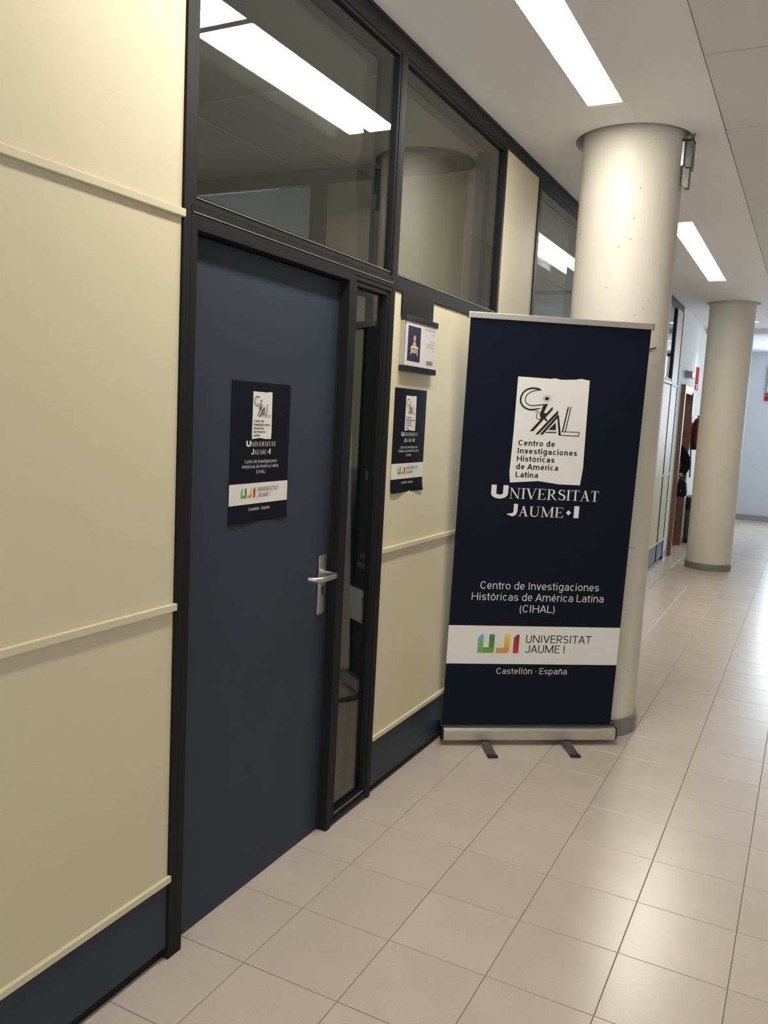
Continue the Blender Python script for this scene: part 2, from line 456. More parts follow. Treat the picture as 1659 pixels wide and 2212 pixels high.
# serif capitals, height 1, drawn from strokes
TK, TN, SF = 0.118, 0.042, 0.032
def serif_glyph(ch):
    P = []
    def ser(x, y, wd=0.26): P.append(rect(x - wd / 2, x + wd / 2, y, y + SF) if y < .5 else rect(x - wd / 2, x + wd / 2, y - SF, y))
    def st(a, b, wdt): P.extend([[(a[0] - wdt / 2, a[1]), (a[0] + wdt / 2, a[1]), (b[0] + wdt / 2, b[1]), (b[0] - wdt / 2, b[1])]])
    if ch == 'I':
        st((.18, 0), (.18, 1), TK); ser(.18, 0, .32); ser(.18, 1, .32); W = .36
    elif ch == 'N':
        st((.14, 0), (.14, 1), TN); st((.12, 1), (.66, 0), TK); st((.66, 0), (.66, 1), TN)
        ser(.14, 0, .27); ser(.10, 1, .22); ser(.66, 1, .27); W = .80
    elif ch == 'V':
        st((.10, 1), (.38, 0), TK + .01); st((.64, 1), (.38, 0), TN); ser(.12, 1, .30); ser(.64, 1, .24); W = .76
    elif ch == 'E':
        st((.16, 0), (.16, 1), TK); ser(.12, 0, .24); ser(.12, 1, .24)
        P.append(rect(.1, .58, .96, 1)); P.append(rect(.1, .60, 0, .04)); P.append(rect(.16, .46, .49, .53))
        P.append(rect(.545, .58, .80, 1)); P.append([(.57, 0), (.62, .22), (.585, .22), (.50, 0)]); P.append(rect(.435, .465, .40, .62)); W = .66
    elif ch == 'R':
        st((.16, 0), (.16, 1), TK); ser(.16, 0, .32); ser(.12, 1, .24)
        P.extend(stroke([(.16, .975), (.32, .975)] + arc(.32, .74, .19, .235, 80, -80, 10) + [(.2, .49)], [.045, .05] + [.05 + .085 * math.sin(math.pi * i / 10) for i in range(11)] + [.045]))
        st((.32, .5), (.64, 0), TK); ser(.66, 0, .2); W = .76
    elif ch == 'S':
        pts = arc(.28, .755, .185, .225, 25, 215, 10) + arc(.30, .27, .20, .245, 50, -155, 12)
        n = len(pts)
        P.extend(stroke(pts, [.04 + .10 * max(0, math.sin(math.pi * (i / (n - 1)) * 1.0)) ** 2 for i in range(n)]))
        P.append(rect(.435, .465, .72, 1)); P.append(rect(.085, .115, 0, .30)); W = .56
    elif ch == 'T':
        st((.30, 0), (.30, 1), TK); ser(.30, 0, .32); P.append(rect(.03, .57, .955, 1)); P.append(rect(.03, .065, .78, 1)); P.append(rect(.535, .57, .78, 1)); W = .60
    elif ch == 'A':
        st((.14, 0), (.38, 1), TN); st((.60, 0), (.36, 1.0), TK + .01); P.append(rect(.2, .52, .34, .385)); ser(.13, 0, .24); ser(.61, 0, .30); W = .76
    elif ch == 'U':
        st((.15, .3), (.15, 1), TK); st((.63, .3), (.63, 1), TN); ser(.15, 1, .30); ser(.63, 1, .25)
        pts = arc(.39, .30, .24, .27, 180, 360, 14)
        P.extend(stroke(pts, [TK - (TK - TN) * i / 14 for i in range(15)])); W = .80
    elif ch == 'M':
        st((.13, 0), (.13, 1), TN); st((.13, 1), (.46, 0.02), TK); st((.78, 1), (.46, .02), TN); st((.80, 0), (.80, 1), TK)
        ser(.13, 0, .24); ser(.10, 1, .20); ser(.80, 0, .30); ser(.83, 1, .24); W = .96
    return P, W


def serif_text(txt, u0, u1, v, cap, gap=.02):
    polys = []; x = 0
    for ch in txt:
        P, W = serif_glyph(ch)
        polys += [[(px + x, py) for px, py in p] for p in P]; x += W + gap
    x -= gap; s = (u1 - u0) / x
    return [[(u0 + px * s, v + py * cap) for px, py in p] for p in polys]


def heavy(ch, u0, u1, v0, v1):
    w_, h_ = u1 - u0, v1 - v0
    if ch == 'U':
        p = [[(0, 1), (0, .35)] , ]
        polys = stroke([(.15, 1), (.15, .36)] + [(a, b) for a, b in arc(.5, .36, .35, .25, 180, 360, 12)] + [(.85, .36), (.85, 1)], .30)
    elif ch == 'J':
        polys = stroke([(.80, 1), (.80, .42)] + arc(.42, .40, .38, .30, 0, -75, 8) + [(.30, .12), (.0, .15)], [.38, .38] + [.36 - .012 * i for i in range(9)] + [.18, .04])
    else:
        polys = [rect(0, 1, 0, 1)]
    return [[(u0 + x * w_, v0 + y * h_) for x, y in p] for p in polys]


LOGO = {
    'outline': [(0, 0), (0.2278, 0.0022), (0.4461, 0.0053), (0.5197, -0.0025), (0.5953, 0.0081), (0.803, -0.0004), (0.8762, -0.0114), (1.0, 0), (1.0082, 0.3791), (1.0206, 0.8332), (1.0, 1.0), (0.6969, 0.9984), (0.4002, 0.9753), (0.003, 0.9999), (-0.014, 0.8974), (-0.0018, 0.5375)],
    'Couter': [(0.3389, 0.1155), (0.3082, 0.107), (0.2679, 0.1014), (0.2181, 0.1), (0.1692, 0.1065), (0.1213, 0.1229), (0.0861, 0.1482), (0.0637, 0.1819), (0.0571, 0.2152), (0.068, 0.2448), (0.0987, 0.2727), (0.1435, 0.2929), (0.1994, 0.3035), (0.2686, 0.2979), (0.3419, 0.2834)],
    'Cinner': [(0.3389, 0.1155), (0.2893, 0.1161), (0.2404, 0.1232), (0.1923, 0.1377), (0.1499, 0.1599), (0.1258, 0.187), (0.1229, 0.2169), (0.1414, 0.243), (0.1799, 0.2587), (0.2252, 0.2643), (0.2845, 0.2595), (0.3535, 0.2518), (0.4442, 0.243)],
    'body': [[(0.3787, 0.2552), (0.4441, 0.2417), (0.4105, 0.2998), (0.3982, 0.3254), (0.4075, 0.3834), (0.3672, 0.381), (0.3482, 0.3614), (0.3403, 0.3349), (0.3587, 0.301)],
             [(0.3982, 0.3254), (0.4315, 0.328), (0.5122, 0.2626), (0.5211, 0.2891), (0.426, 0.3696), (0.4075, 0.3834)],
             [(0.426, 0.3696), (0.4608, 0.3955), (0.4421, 0.4074), (0.4075, 0.3834)],
             [(0.4075, 0.3834), (0.27, 0.5028), (0.22, 0.504), (0.3672, 0.381)]],
    'hook': [(0.2783, 0.3243), (0.2923, 0.3146), (0.3317, 0.3097), (0.3098, 0.3289), (0.2966, 0.356), (0.3017, 0.3759), (0.3201, 0.3888), (0.3481, 0.3895), (0.3743, 0.3728)],
    's': [[(0.5926, 0.2941), (0.6008, 0.3232), (0.3431, 0.5314), (0.3001, 0.5324)], [(0.5966, 0.33), (0.6094, 0.3551), (0.4083, 0.5312), (0.3633, 0.5323)],
          [(0.5743, 0.4083), (0.5885, 0.4818), (0.4765, 0.4845)], [(0.4602, 0.501), (0.5953, 0.4978), (0.5967, 0.5099), (0.4435, 0.5135)],
          [(0.5891, 0.3523), (0.6105, 0.3384), (0.6642, 0.5299), (0.6324, 0.5327)]],
    'l': [([(0.7333, 0.2573), (0.6807, 0.4979)], .020), ([(0.7702, 0.2564), (0.7225, 0.4949)], .014), ([(0.6683, 0.4948), (0.9263, 0.4921)], .010),
          ([(0.923, 0.4901), (0.9139, 0.5322)], .012), ([(0.6318, 0.528), (0.9176, 0.5294)], .012)],
}


def centre_label(pr, u0, v1, w_, h_, small=False):
    """white torn-edge label with the emblem and five lines"""
    T = lambda p: (u0 + p[0] * w_, v1 - p[1] * h_)
    par = pr.shape([[T(p) for p in reversed(LOGO['outline'])]], 'white_label', 'white', 1)
    polys = []
    S = lambda pts, wd: [[(u0 + x * w_, v1 - y * w_) for x, y in q] for q in stroke([(p[0], p[1] * h_ / w_) for p in pts], wd)]
    n = len(LOGO['Couter'])
    polys += S(LOGO['Couter'], [.008] + [.024] * (n - 2) + [.012])
    polys += S(LOGO['Cinner'], [.006] + [.014] * (len(LOGO['Cinner']) - 1))
    polys += S(LOGO['hook'], .011)
    for a, b in LOGO['l']: polys += S(a, b)
    for b in LOGO['body'] + LOGO['s']: polys.append([T(p) for p in b])
    polys.append([T(p) for p in arc(.424, .1903, .033, .0170, 0, 350, 20)])
    polys += S(arc(.4265, .190, .0535, .0290, 0, 360, 28), .005)
    pr.shape(polys, 'emblem', 'ink', 2)
    for s_, a, b, t in (('Centro de', .076, .590, .655), ('Investigaciones', .076, .918, .731), ('Históricas', .074, .606, .806),
                        ('de América', .072, .668, .881), ('Latina', .074, .392, .958)):
        pr.text(s_, u0 + a * w_, u0 + b * w_, v1 - (t - .012) * h_, .0535 * h_, 'ink', 2, bold=.075)


def university(pr, U, capu, J, capj):
    """two line heading: U=(u0,u1,v), J=(u0,u1,v)"""
    u0, u1, v = U; w_ = u1 - u0
    P = heavy('U', u0, u0 + .155 * w_, v, v + capu) + serif_text('NIVERSITAT', u0 + .165 * w_, u1, v, capu * .82)
    pr.shape(P, 'heading', 'white', 2)
    u0, u1, v = J; w_ = u1 - u0
    P = heavy('J', u0, u0 + .145 * w_, v, v + capj) + serif_text('AUME', u0 + .15 * w_, u0 + .79 * w_, v, capj * .84)
    cx, cy, d = u0 + .855 * w_, v + capj * .42, .036 * w_
    P.append([(cx - d, cy), (cx, cy - d), (cx + d, cy), (cx, cy + d)])
    P += heavy('I', u0 + .93 * w_, u1, v, v + capj)
    pr.shape(P, 'heading', 'white', 2)


def bright_logo(pr, u0, v0, w_, h_):
    """three coloured letters; u0,v0 lower left"""
    T = lambda x, y: (u0 + x * w_, v0 + y * h_)
    a = [[T(0, 0), T(0.195, 0), T(0.20, .30), T(.14, .30), T(.135, 1), T(.07, 1), T(0, .79)]]
    b = [[T(.135, 0), T(.40, 0), T(.393, 1), T(.273, 1), T(.270, .30), T(.135, .30)]]
    pr.shape([[T(0, 0), T(.135, 0), T(.135, 1), T(.075, 1), T(0, .79)]], 'logo_letter', 'gb', 2)
    pr.shape([rect(*[T(.135, 0)[0], T(.27, 0)[0]], *[T(0, 0)[1], T(0, .30)[1]])] + [[T(.27, 0), T(.40, 0), T(.40, 1), T(.27, 1)]], 'logo_letter', 'gu', 2)
    pr.shape([[T(.455, 0), T(.72, 0), T(.72, .30), T(.455, .28)], [T(.64, .30), T(.72, .30), T(.775, .14), T(.775, 1), T(.64, 1)], [T(.72, 0), T(.775, .14), T(.72, .30)]], 'logo_letter', 'gj', 2)
    pr.shape([[T(.865, 0), T(1, 0), T(1, 1), T(.935, 1), T(.865, .82)]], 'logo_letter', 'gi', 2)


def sheet(fn, u0, u1, v0, v1, th, nu, nv, o=0.0):
    mb = MB()
    for back in (0, 1):
        for j in range(nv + 1):
            for i in range(nu + 1):
                mb.v.append(fn(u0 + (u1 - u0) * i / nu, v0 + (v1 - v0) * j / nv, o - th * back))
    W = nu + 1; B = W * (nv + 1)
    for j in range(nv):
        for i in range(nu):
            a = j * W + i
            mb.f.append((a, a + 1, a + W + 1, a + W)); mb.f.append((B + a, B + a + W, B + a + W + 1, B + a + 1))
    for i in range(nu):
        mb.f.append((i, B + i, B + i + 1, i + 1)); t = nv * W + i
        mb.f.append((t, t + 1, B + t + 1, B + t))
    for j in range(nv):
        a = j * W; mb.f.append((a, a + W, B + a + W, B + a)); a += nu
        mb.f.append((a, B + a, B + a + W, a + W))
    return mb


# ================================================================== SETTING
ZC = 2.824
# ---- floor
floor = bx(-4.4, 3.4, -4.2, 15.5, -0.12, -0.0025).build('floor', 'grout', kind='structure')
T0X, T0Y, TS = 0.1842, 1.7317, 0.2935


def project(p):
    d = Vector(p) - Vector(CAM)
    x = sum(d[i] * RM[i][0] for i in range(3)); y = sum(d[i] * RM[i][1] for i in range(3)); z = sum(d[i] * RM[i][2] for i in range(3))
    return (829.5 + 1801.85 * x / z, 1106 - 1801.85 * y / z, z) if z > .1 else (0, 0, z)


def tile_mb(x0, x1, y0, y1, z=0.0):
    g, c = 0.0010, 0.0012
    X0, X1, Y0, Y1 = x0 + g, x1 - g, y0 + g, y1 - g
    mb = MB()
    mb.v = [(X0, Y0, z - .004), (X1, Y0, z - .004), (X1, Y1, z - .004), (X0, Y1, z - .004), (X0, Y0, z - c), (X1, Y0, z - c), (X1, Y1, z - c), (X0, Y1, z - c),
            (X0 + c, Y0 + c, z), (X1 - c, Y0 + c, z), (X1 - c, Y1 - c, z), (X0 + c, Y1 - c, z)]
    for a in (0, 4):
        for i in range(4):
            j = (i + 1) % 4; mb.f.append((a + i, a + j, a + 4 + j, a + 4 + i))
    mb.f.append((8, 9, 10, 11))
    return mb


cells = []
for i in range(-1, 11):
    x0 = T0X + i * TS; x1 = x0 + TS
    if i == -1: x0 = -0.093
    for j in range(-14, 47):
        y0 = T0Y + j * TS; y1 = min(y0 + TS, 15.4)
        if x0 > 3.2: continue
        x1c = min(x1, 3.2)
        px, py, dz = project(((x0 + x1c) / 2, (y0 + y1) / 2, 0))
        vis = dz > .3 and -120 < px < 1800 and py < 2400
        cells.append((0 if vis else 1, dz if dz > 0 else 99 - dz, x0, x1c, y0, y1))
cells.sort()
full = tile_mb(-TS / 2, TS / 2, -TS / 2, TS / 2).build('tile', 'tile', floor, fix=False)
full_me = full.data; first = True
rest = MB(); cnt = 0
for vis, dz, x0, x1, y0, y1 in cells:
    cx, cy = (x0 + x1) / 2, (y0 + y1) / 2
    if cnt < 295 and vis == 0:
        cnt += 1
        if abs(x1 - x0 - TS) < 1e-4 and abs(y1 - y0 - TS) < 1e-4:
            if first: o = full; first = False
            else:
                o = bpy.data.objects.new('tile', full_me); C.objects.link(o); o.parent = floor
        else:
            o = tile_mb(-(x1 - x0) / 2, (x1 - x0) / 2, -(y1 - y0) / 2, (y1 - y0) / 2).build('tile', 'tile', floor, fix=False)
        o.location = Vector((cx, cy, random.uniform(-.0002, .0002))) * K
        o.rotation_euler = (random.uniform(-.0009, .0009), random.uniform(-.0009, .0009), random.uniform(-.0010, .0010))
    else:
        t = tile_mb(x0, x1, y0, y1); n = len(rest.v)
        rest.v += t.v; rest.f += [tuple(n + a for a in f) for f in t.f]
rest.build('tile_field', 'tile', floor, fix=False, kind='stuff')

# ---- ceiling
COLS = ((0.524, 4.165), (0.519, 9.64))
HR = 0.268
LAMPS = [(-3.20, -2.05), (1.335, 2.475), (2.50, 3.645), (5.83, 6.985), (7.0, 8.15)]
LX0, LX1 = 0.430, 0.582


def ceil_rects():
    mb = MB(); th = .10
    def r(x0, x1, y0, y1): mb.box(x0, x1, y0, y1, ZC, ZC + th)
    h0, h1, h2, h3 = COLS[0][1] - .35, COLS[0][1] + .35, COLS[1][1] - .35, COLS[1][1] + .35
    r(-0.1, LX0, -4.1, h0); r(LX1, .93, -4.1, h0)
    for a, b in ((-4.1, -3.2), (-2.05, 1.335), (2.475, 2.50), (3.645, h0)): r(LX0, LX1, a, b)
    r(-.1, LX0, h1, h2); r(LX1, .93, h1, h2)
    for a, b in ((h1, 5.83), (6.985, 7.0), (8.15, h2)): r(LX0, LX1, a, b)
    r(-.1, .93, h3, 15.5)
    for cx, cy in COLS:
        x0, x1, y0, y1 = -.1, .93, cy - .35, cy + .35
        N = 64; ang = [2 * math.pi * i / N for i in range(N)]
        def sq(a):
            c, s = math.cos(a), math.sin(a)
            t = min([abs(v) for v in (((x1 - cx) / c if c > 0 else (x0 - cx) / c) if abs(c) > 1e-9 else 9, ((y1 - cy) / s if s > 0 else (y0 - cy) / s) if abs(s) > 1e-9 else 9)])
            return (cx + c * t, cy + s * t)
        corners = sorted(math.atan2(y - cy, x - cx) % (2 * math.pi) for x in (x0, x1) for y in (y0, y1))
        A = sorted(set(ang + corners)); n = len(mb.v)
        for a in A:
            o_ = sq(a); i_ = (cx + HR * math.cos(a), cy + HR * math.sin(a))
            mb.v += [(*o_, ZC), (*i_, ZC), (*i_, ZC + th), (*o_, ZC + th)]
        for i in range(len(A)):
            j = (i + 1) % len(A); p, q = n + 4 * i, n + 4 * j
            mb.f += [(p, p + 1, q + 1, q), (p + 1, p + 2, q + 2, q + 1), (p + 2, p + 3, q + 3, q + 2)]
    return mb


ceiling = ceil_rects().build('ceiling', 'ceilp', kind='structure')
# slab above everything closes the recesses
bx(-4.3, 3.3, -4.2, 15.5, ZC + .101, ZC + .16).build('slab', 'recess', ceiling)
ys = [-4.1, -2.4, -1.25, -.1, 1.05, 2.17, 3.285, 4.105, 5.24, 6.37, 7.5, 8.63, 9.76, 10.9, 12.0, 13.2, 14.4, 15.5]
for x0, x1 in ((.934, 1.98), (1.986, 3.3)):
    for a, b in zip(ys, ys[1:]):
        bx(x0, x1, a + .003, b - .003, ZC - .003, ZC + .02).build('ceiling_panel', 'ceilpan', ceiling, bevel=.001)
for a, b in ((3.66, 3.89), (4.44, 5.815), (8.165, 9.18)):
    bx(LX0, .598, a, b, ZC - .002, ZC + .004).build('cover_plate', 'ceilp', ceiling)
bx(-.09, 3.3, 12.02, 12.3, ZC - .062, ZC + .05).build('ceiling_beam', 'ceilp', ceiling)
bx(-4.3, -.1, -.6, 4.09, ZC, ZC + .05).build('office_ceiling', 'officepl', ceiling)
bx(-4.3, -.1, 4.13, 9.8, ZC, ZC + .05).build('office_ceiling', 'officepl', ceiling)
bx(-1.285, -1.277, -.5, 4.08, ZC - .004, ZC).build('ceiling_joint', 'lampframe', ceiling)
bx(-4.2, -.12, 3.05, 3.058, ZC - .004, ZC).build('ceiling_joint', 'lampframe', ceiling)
bx(-2.75, -.1, 9.8, 13.1, ZC - .3, ZC - .25).build('side_room_ceiling', 'plaster', ceiling)

# ---- left wall: demountable partition
XF, XP, XB = 0.004, -0.002, -0.095
wl = MB()
wl.box(XB, XF, -4.1, 9.87, 2.765, ZC)                                     # head rail
wl.box(XB, -.016, -4.1, 1.633, 0.0, 0.036).box(XB, -.016, 2.77, 9.87, 0, .036)  # recessed plinth
wall_left = wl.build('wall_left', 'frame', kind='structure', bevel=.0015)


def wpart(name, m, *a, bevel=.0012): return bx(*a).build(name, m, wall_left, bevel=bevel)


bx(XF - .001, XF + .003, -4.1, 9.87, 2.812, 2.8235).build('painted_shadow_gap', 'frame_dark', wall_left)  # black strip painted in for the shadow gap below the ceiling
# posts
posts = [(-1.715, -1.67), (.51, .555), (1.633, 1.660), (2.767, 2.789), (3.862, 3.888), (4.406, 4.450), (5.55, 5.59), (6.67, 6.71), (7.79, 7.83), (8.44, 8.47), (9.41, 9.445)]
for a, b in posts:
    top = 2.765
    wpart('post', 'frame', XB, XF, a, b, 0.0 if a < 3 else .03, top)
wpart('post', 'frame', XB, XF, 9.858, 9.872, 0.0, 2.765)
STR = ((.225, .243), (.968, .987), (1.947, 1.966))


def bay(y0, y1, top=2.765, upper=True, strips=True):
    a, b = y0 + .0015, y1 - .0015
    wpart('kick_panel', 'blue', XB, XP, a, b, .036, .226)
    wpart('panel', 'cream', XB, XP, a, b, .2345, .9775)
    wpart('panel', 'cream', XB, XP, a, b, .9785, 1.9565 if upper else 1.948)
    if upper: wpart('panel', 'cream', XB, XP, a, b, 1.9575, top)
    for z0, z1 in (STR if upper else STR[:2]):
        wpart('cover_strip', 'cream', XP, XF + .0055, a - .001, b + .003, z0, z1, bevel=.0016)


for y0, y1 in ((-4.1, -1.715), (-1.67, .51), (.555, 1.633)): bay(y0, y1)
bay(2.789, 3.862, upper=False)
bay(3.888, 4.406)
for y0, y1 in ((4.45, 5.55), (5.59, 6.67), (6.71, 7.79), (7.83, 8.44), (8.47, 9.41)): bay(y0, y1, upper=False)
bay(9.445, 9.858)
# transom rails
for a, b in ((2.789, 3.862), (4.45, 5.55), (5.59, 6.67), (6.71, 7.79), (7.83, 8.44)):
    r = wpart('rail', 'frame', XB, XF, a, b, 1.949, 1.982)
wpart('rail', 'cream', XB, XF + .003, 8.47, 9.41, 1.955, 1.985)
# rail above the door
m_ = MB().box(XB, XF, 1.660, 2.767, 1.952, 1.966).box(XB, XF + .001, 1.660, 2.767, 1.968, 1.981).box(XB, XF - .006, 1.66, 2.767, 1.94, 1.985)
m_.build('rail', 'frame', wall_left, bevel=.0008)

bx(XF, XF + .0018, 1.665, 2.762, 1.9665, 1.9685).build('rail_highlight', 'alu', wall_left)  # thin bright strip standing in for the highlight on the rail

# glazed openings
wn = 0


def window(y0, y1, z0, z1, fw=.022, px=-.014, label=None, step=.008):
    global wn; wn += 1
    m = MB().ring(XB, XF - .001, y0, y1, z0, z1, fw * .45)
    m.ring(XB + .003, XF - .005, y0 + fw * .45, y1 - fw * .45, z0 + fw * .45, z1 - fw * .45, fw * .55)
    o = m.build('window_%d' % wn, 'frame', kind='structure', bevel=.0008)
    g = fw - .004
    bx(px - .003, px, y0 + g, y1 - g, z0 + g, z1 - g).build('pane', 'glass', o)
    MB().ring(px - .052, px - .004, y0 + fw * .9, y1 - fw * .9, z0 + fw * .9, z1 - fw * .9, .014).build('spacer', 'frame', o)
    bx(px - .058, px - .055, y0 + g, y1 - g, z0 + g, z1 - g).build('pane', 'glass2', o)
    # bright bead put in for the highlight along the sill
    bx(XF - .006, XF - .003, y0 + fw, y1 - fw, z0 + fw, z0 + fw + .002).build('highlight_bead', 'alu', o)
    return o


window(1.660, 2.767, 1.982, 2.765)                   # over the door
window(2.485, 2.767, .012, 1.950, fw=.030, px=-.020) # side light
window(2.789, 3.888, 1.982, 2.765)
window(4.425, 5.56, 1.975, 2.765)
window(5.59, 6.68, 1.982, 2.765); window(6.71, 7.80, 1.982, 2.765); window(7.83, 8.44, 1.982, 2.765)
window(8.47, 9.41, 1.985, 2.765)

# ---- door_1
d1 = MB()
d1.box(XB, XF, 1.660, 1.686, 0, 1.952); d1.box(XB, XF, 2.456, 2.4865, 0, 1.952); d1.box(XB, XF, 1.686, 2.456, 1.928, 1.952)
d1.box(XB, -.078, 1.686, 1.70, 0, 1.93); d1.box(XB, -.078, 2.44, 2.456, 0, 1.93)
door_1 = d1.build('door_1', 'frame', kind='structure', bevel=.001)
MB().box(-.034, -.030, 2.452, 2.456, 0.0, 1.928).box(-.034, -.030, 1.686, 1.692, 0, 1.928).build('seal', 'frame_dark', door_1)
leaf = bx(-.075, -.035, 1.689, 2.453, .004, 1.925).build('door_leaf', 'blue', door_1, bevel=.001)
hp = bx(-.035, -.0265, 2.388, 2.4355, .803, 1.008).build('handle_plate', 'steel', leaf, bevel=.0015, label='brushed steel back plate')
for y in (2.394, 2.430):
    for z in (.811, 1.000):
        MB().tube([(-.027, y, z), (-.0255, y, z)], .0028, 10).build('screw', 'zinc', leaf)
lv = MB().tube([(-.0265, 2.4155, .945), (-.023, 2.4155, .945)], .0155, 20)
lv.tube([(-.026, 2.4155, .945), (.010, 2.4155, .945), (.020, 2.412, .945), (.027, 2.400, .9445), (.029, 2.385, .944), (.029, 2.340, .944), (.027, 2.315, .944), (.016, 2.298, .944), (-.008, 2.290, .9445)],
        [.0095, .0095, .0098, .0100, .0100, .0098, .0096, .0092, .0075], 14)
lv.build('lever', 'steel', leaf, smooth=True)
kh = MB().prism([(2.413 + .0085 * math.cos(a), .893 + .0085 * math.sin(a)) for a in [math.radians(-50 + 280 * i / 14) for i in range(15)]] + [(2.4085, .868), (2.4175, .868)], 'x', -.0268, -.0255)
kh.build('keyhole', 'black', leaf)

# ---- lobby part of the left wall
wx = MB()
wx.box(-.10, 0, 9.872, 10.20, 0, ZC).box(-.10, 0, 10.20, 11.22, 2.00, ZC).box(-.10, 0, 11.22, 15.4, 0, ZC)
wall_lobby = wx.build('wall_lobby_left', 'plaster', kind='structure')
bx(0, .008, 9.872, 10.19, 0, .07).build('skirting', 'baseb', wall_lobby)
bx(0, .008, 11.28, 15.4, 0, .07).build('skirting', 'baseb', wall_lobby)
dm = MB().box(-.105, .048, 10.195, 10.255, 0, 2.0)
door_2 = dm.build('door_2', 'wood', kind='structure', bevel=.002)
bx(-.12, .018, 11.17, 11.235, 0, 1.95).build('jamb', 'wood', door_2, bevel=.002)
bx(-.10, .010, 10.255, 11.17, 1.935, 2.0).build('lintel', 'lampframe', door_2, bevel=.002)
bx(-.10, .004, 10.255, 11.17, 1.915, 1.935).build('door_head', 'wood', door_2)
MB().box(-.8, -.11, 11.22, 11.255, .01, 1.93).build('door_leaf', 'wood', door_2)
# side room beyond that doorway
sr = MB().box(-2.8, -2.7, 9.8, 13.1, 0, ZC).box(-2.7, -.1, 13.0, 13.1, 0, ZC).box(-2.7, -.1, 9.8, 9.87, 0, ZC)
sr.build('wall_side_room', 'plaster', kind='structure')

# ---- right wall, rear walls
wr = MB()
wr.box(3.2, 3.3, -4.1, 15.4, 0, ZC)
wall_right = wr.build('wall_right', 'plaster', kind='structure')
wb2 = MB().box(-4.3, .75, -4.2, -4.1, 0, ZC).box(3.05, 3.3, -4.2, -4.1, 0, ZC).box(.75, 3.05, -4.2, -4.1, 0, .5).box(.75, 3.05, -4.2, -4.1, 2.55, ZC)
wb2.build('wall_rear', 'plaster', kind='structure')
wn += 1
o = MB().box(.75, .80, -4.18, -4.13, .5, 2.55).box(1.87, 1.92, -4.18, -4.13, .5, 2.55).box(3.0, 3.05, -4.18, -4.13, .5, 2.55).box(.8, 3.0, -4.18, -4.13, .5, .55).box(.8, 3.0, -4.18, -4.13, 2.5, 2.55)
o = o.build('window_%d' % wn, 'frame', kind='structure')  # unseen window, added as an opening for the rear fill light
for a, b in ((.8, 1.87), (1.92, 3.0)): bx(a, b, -4.157, -4.153, .55, 2.5).build('pane', 'glass', o)
GX = .93
we = MB()
we.box(-.1, GX, 15.4, 15.5, 0, ZC).box(GX, 3.3, 15.4, 15.5, 0, 1.05).box(GX, 3.3, 15.4, 15.5, 2.78, ZC)
wall_end = we.build('wall_end', 'lobby', kind='structure')
bx(-.0, 3.2, 15.385, 15.40, 0, .095).build('skirting', 'baseb', wall_end)
wn += 1
o = MB()
for a in (GX, 1.68, 2.44, 3.15): o.box(a, a + .05, 15.41, 15.47, 1.05, 2.78)
o.box(GX, 3.2, 15.41, 15.47, 1.05, 1.10).box(GX, 3.2, 15.41, 15.47, 2.73, 2.78)
o = o.build('window_%d' % wn, 'lampframe', kind='structure')
for a in (GX + .05, 1.73, 2.49): bx(a, a + .70, 15.437, 15.443, 1.1, 2.73).build('pane', 'glass', o)

# ---- offices behind the partition
ow = MB()
ow.box(-4.3, -4.2, -.6, 4.2, 0, ZC).box(-4.2, -.1, -.7, -.6, 0, ZC)
ow.build('wall_office', 'officepl', kind='structure')
ow = MB().box(-4.3, -4.2, 4.2, 5.0, 0, ZC).box(-4.3, -4.2, 8.2, 9.8, 0, ZC).box(-4.3, -4.2, 5.0, 6.62, 0, ZC).box(-4.3, -4.2, 6.62, 8.2, 0, .9).box(-4.3, -4.2, 6.62, 8.2, 2.6, ZC)
ow.box(-4.2, -.1, 9.7, 9.8, 0, ZC)
ow.build('wall_second_office', 'officepl', kind='structure')
cr_ = MB().box(-4.2, -.1, 4.09, 4.13, 2.742, ZC).box(-1.22, -1.11, 4.088, 4.132, 0, 2.742).box(-4.2, -.1, 4.088, 4.132, 1.950, 1.99)
cr_.box(-4.2, -.1, 4.09, 4.13, 0, .1)
cross = cr_.build('wall_partition', 'frame', kind='structure', bevel=.001)
for a, b in ((-4.2, -2.34), (-2.30, -1.22), (-1.11, -.1)):
    bx(a + .002, b - .002, 4.092, 4.128, .1, .975).build('panel', 'cream', cross); bx(a + .002, b - .002, 4.092, 4.128, .980, 1.948).build('panel', 'cream', cross)
bx(-1.11, -.1, 4.092, 4.128, 1.992, 2.74).build('panel', 'cream', cross)
for a, b in ((-4.2, -2.34), (-2.30, -1.22)):
    bx(a, b, 4.108, 4.112, 1.99, 2.74).build('pane', 'glass', cross)
bx(-2.34, -2.30, 4.09, 4.13, 1.99, 2.742).build('mullion', 'frame', cross)
# glazed screen that carries the blind, across the second office
sc_ = MB().box(-4.2, -.1, 7.26, 7.30, 2.58, 2.63).box(-4.2, -.1, 7.26, 7.30, 0, .9)
for x in (-3.4, -2.15, -.14): sc_.box(x, x + .04, 7.26, 7.30, .9, 2.58)
scr = sc_.build('wall_screen', 'frame', kind='structure')
for a, b in ((-4.2, -3.4), (-3.36, -2.15), (-2.11, -.14)): bx(a, b, 7.278, 7.282, .9, 2.58).build('pane', 'glass', scr)
# second office window
wn += 1
o = MB().ring(-4.27, -4.22, 6.62, 8.2, .9, 2.6, .05).build('window_%d' % wn, 'frame', kind='structure')
bx(-4.247, -4.243, 6.67, 8.15, .95, 2.55).build('pane', 'glass', o)

t = thing('ceiling_light', 'unlit square office ceiling light seen through the upper window beside the banner', 'ceiling light', (-2.05, 8.2, ZC))
bx(-.27, .27, -.29, .29, -.022, -.001).build('housing', 'lampframe', t)
bx(-.25, .25, -.27, .27, -.026, -.022).build('diffuser', emit('daylight_glow_panel', (.8, .95, 1, 1), .18), t)  # lamp is off; glow in the material stands for bluish daylight on it

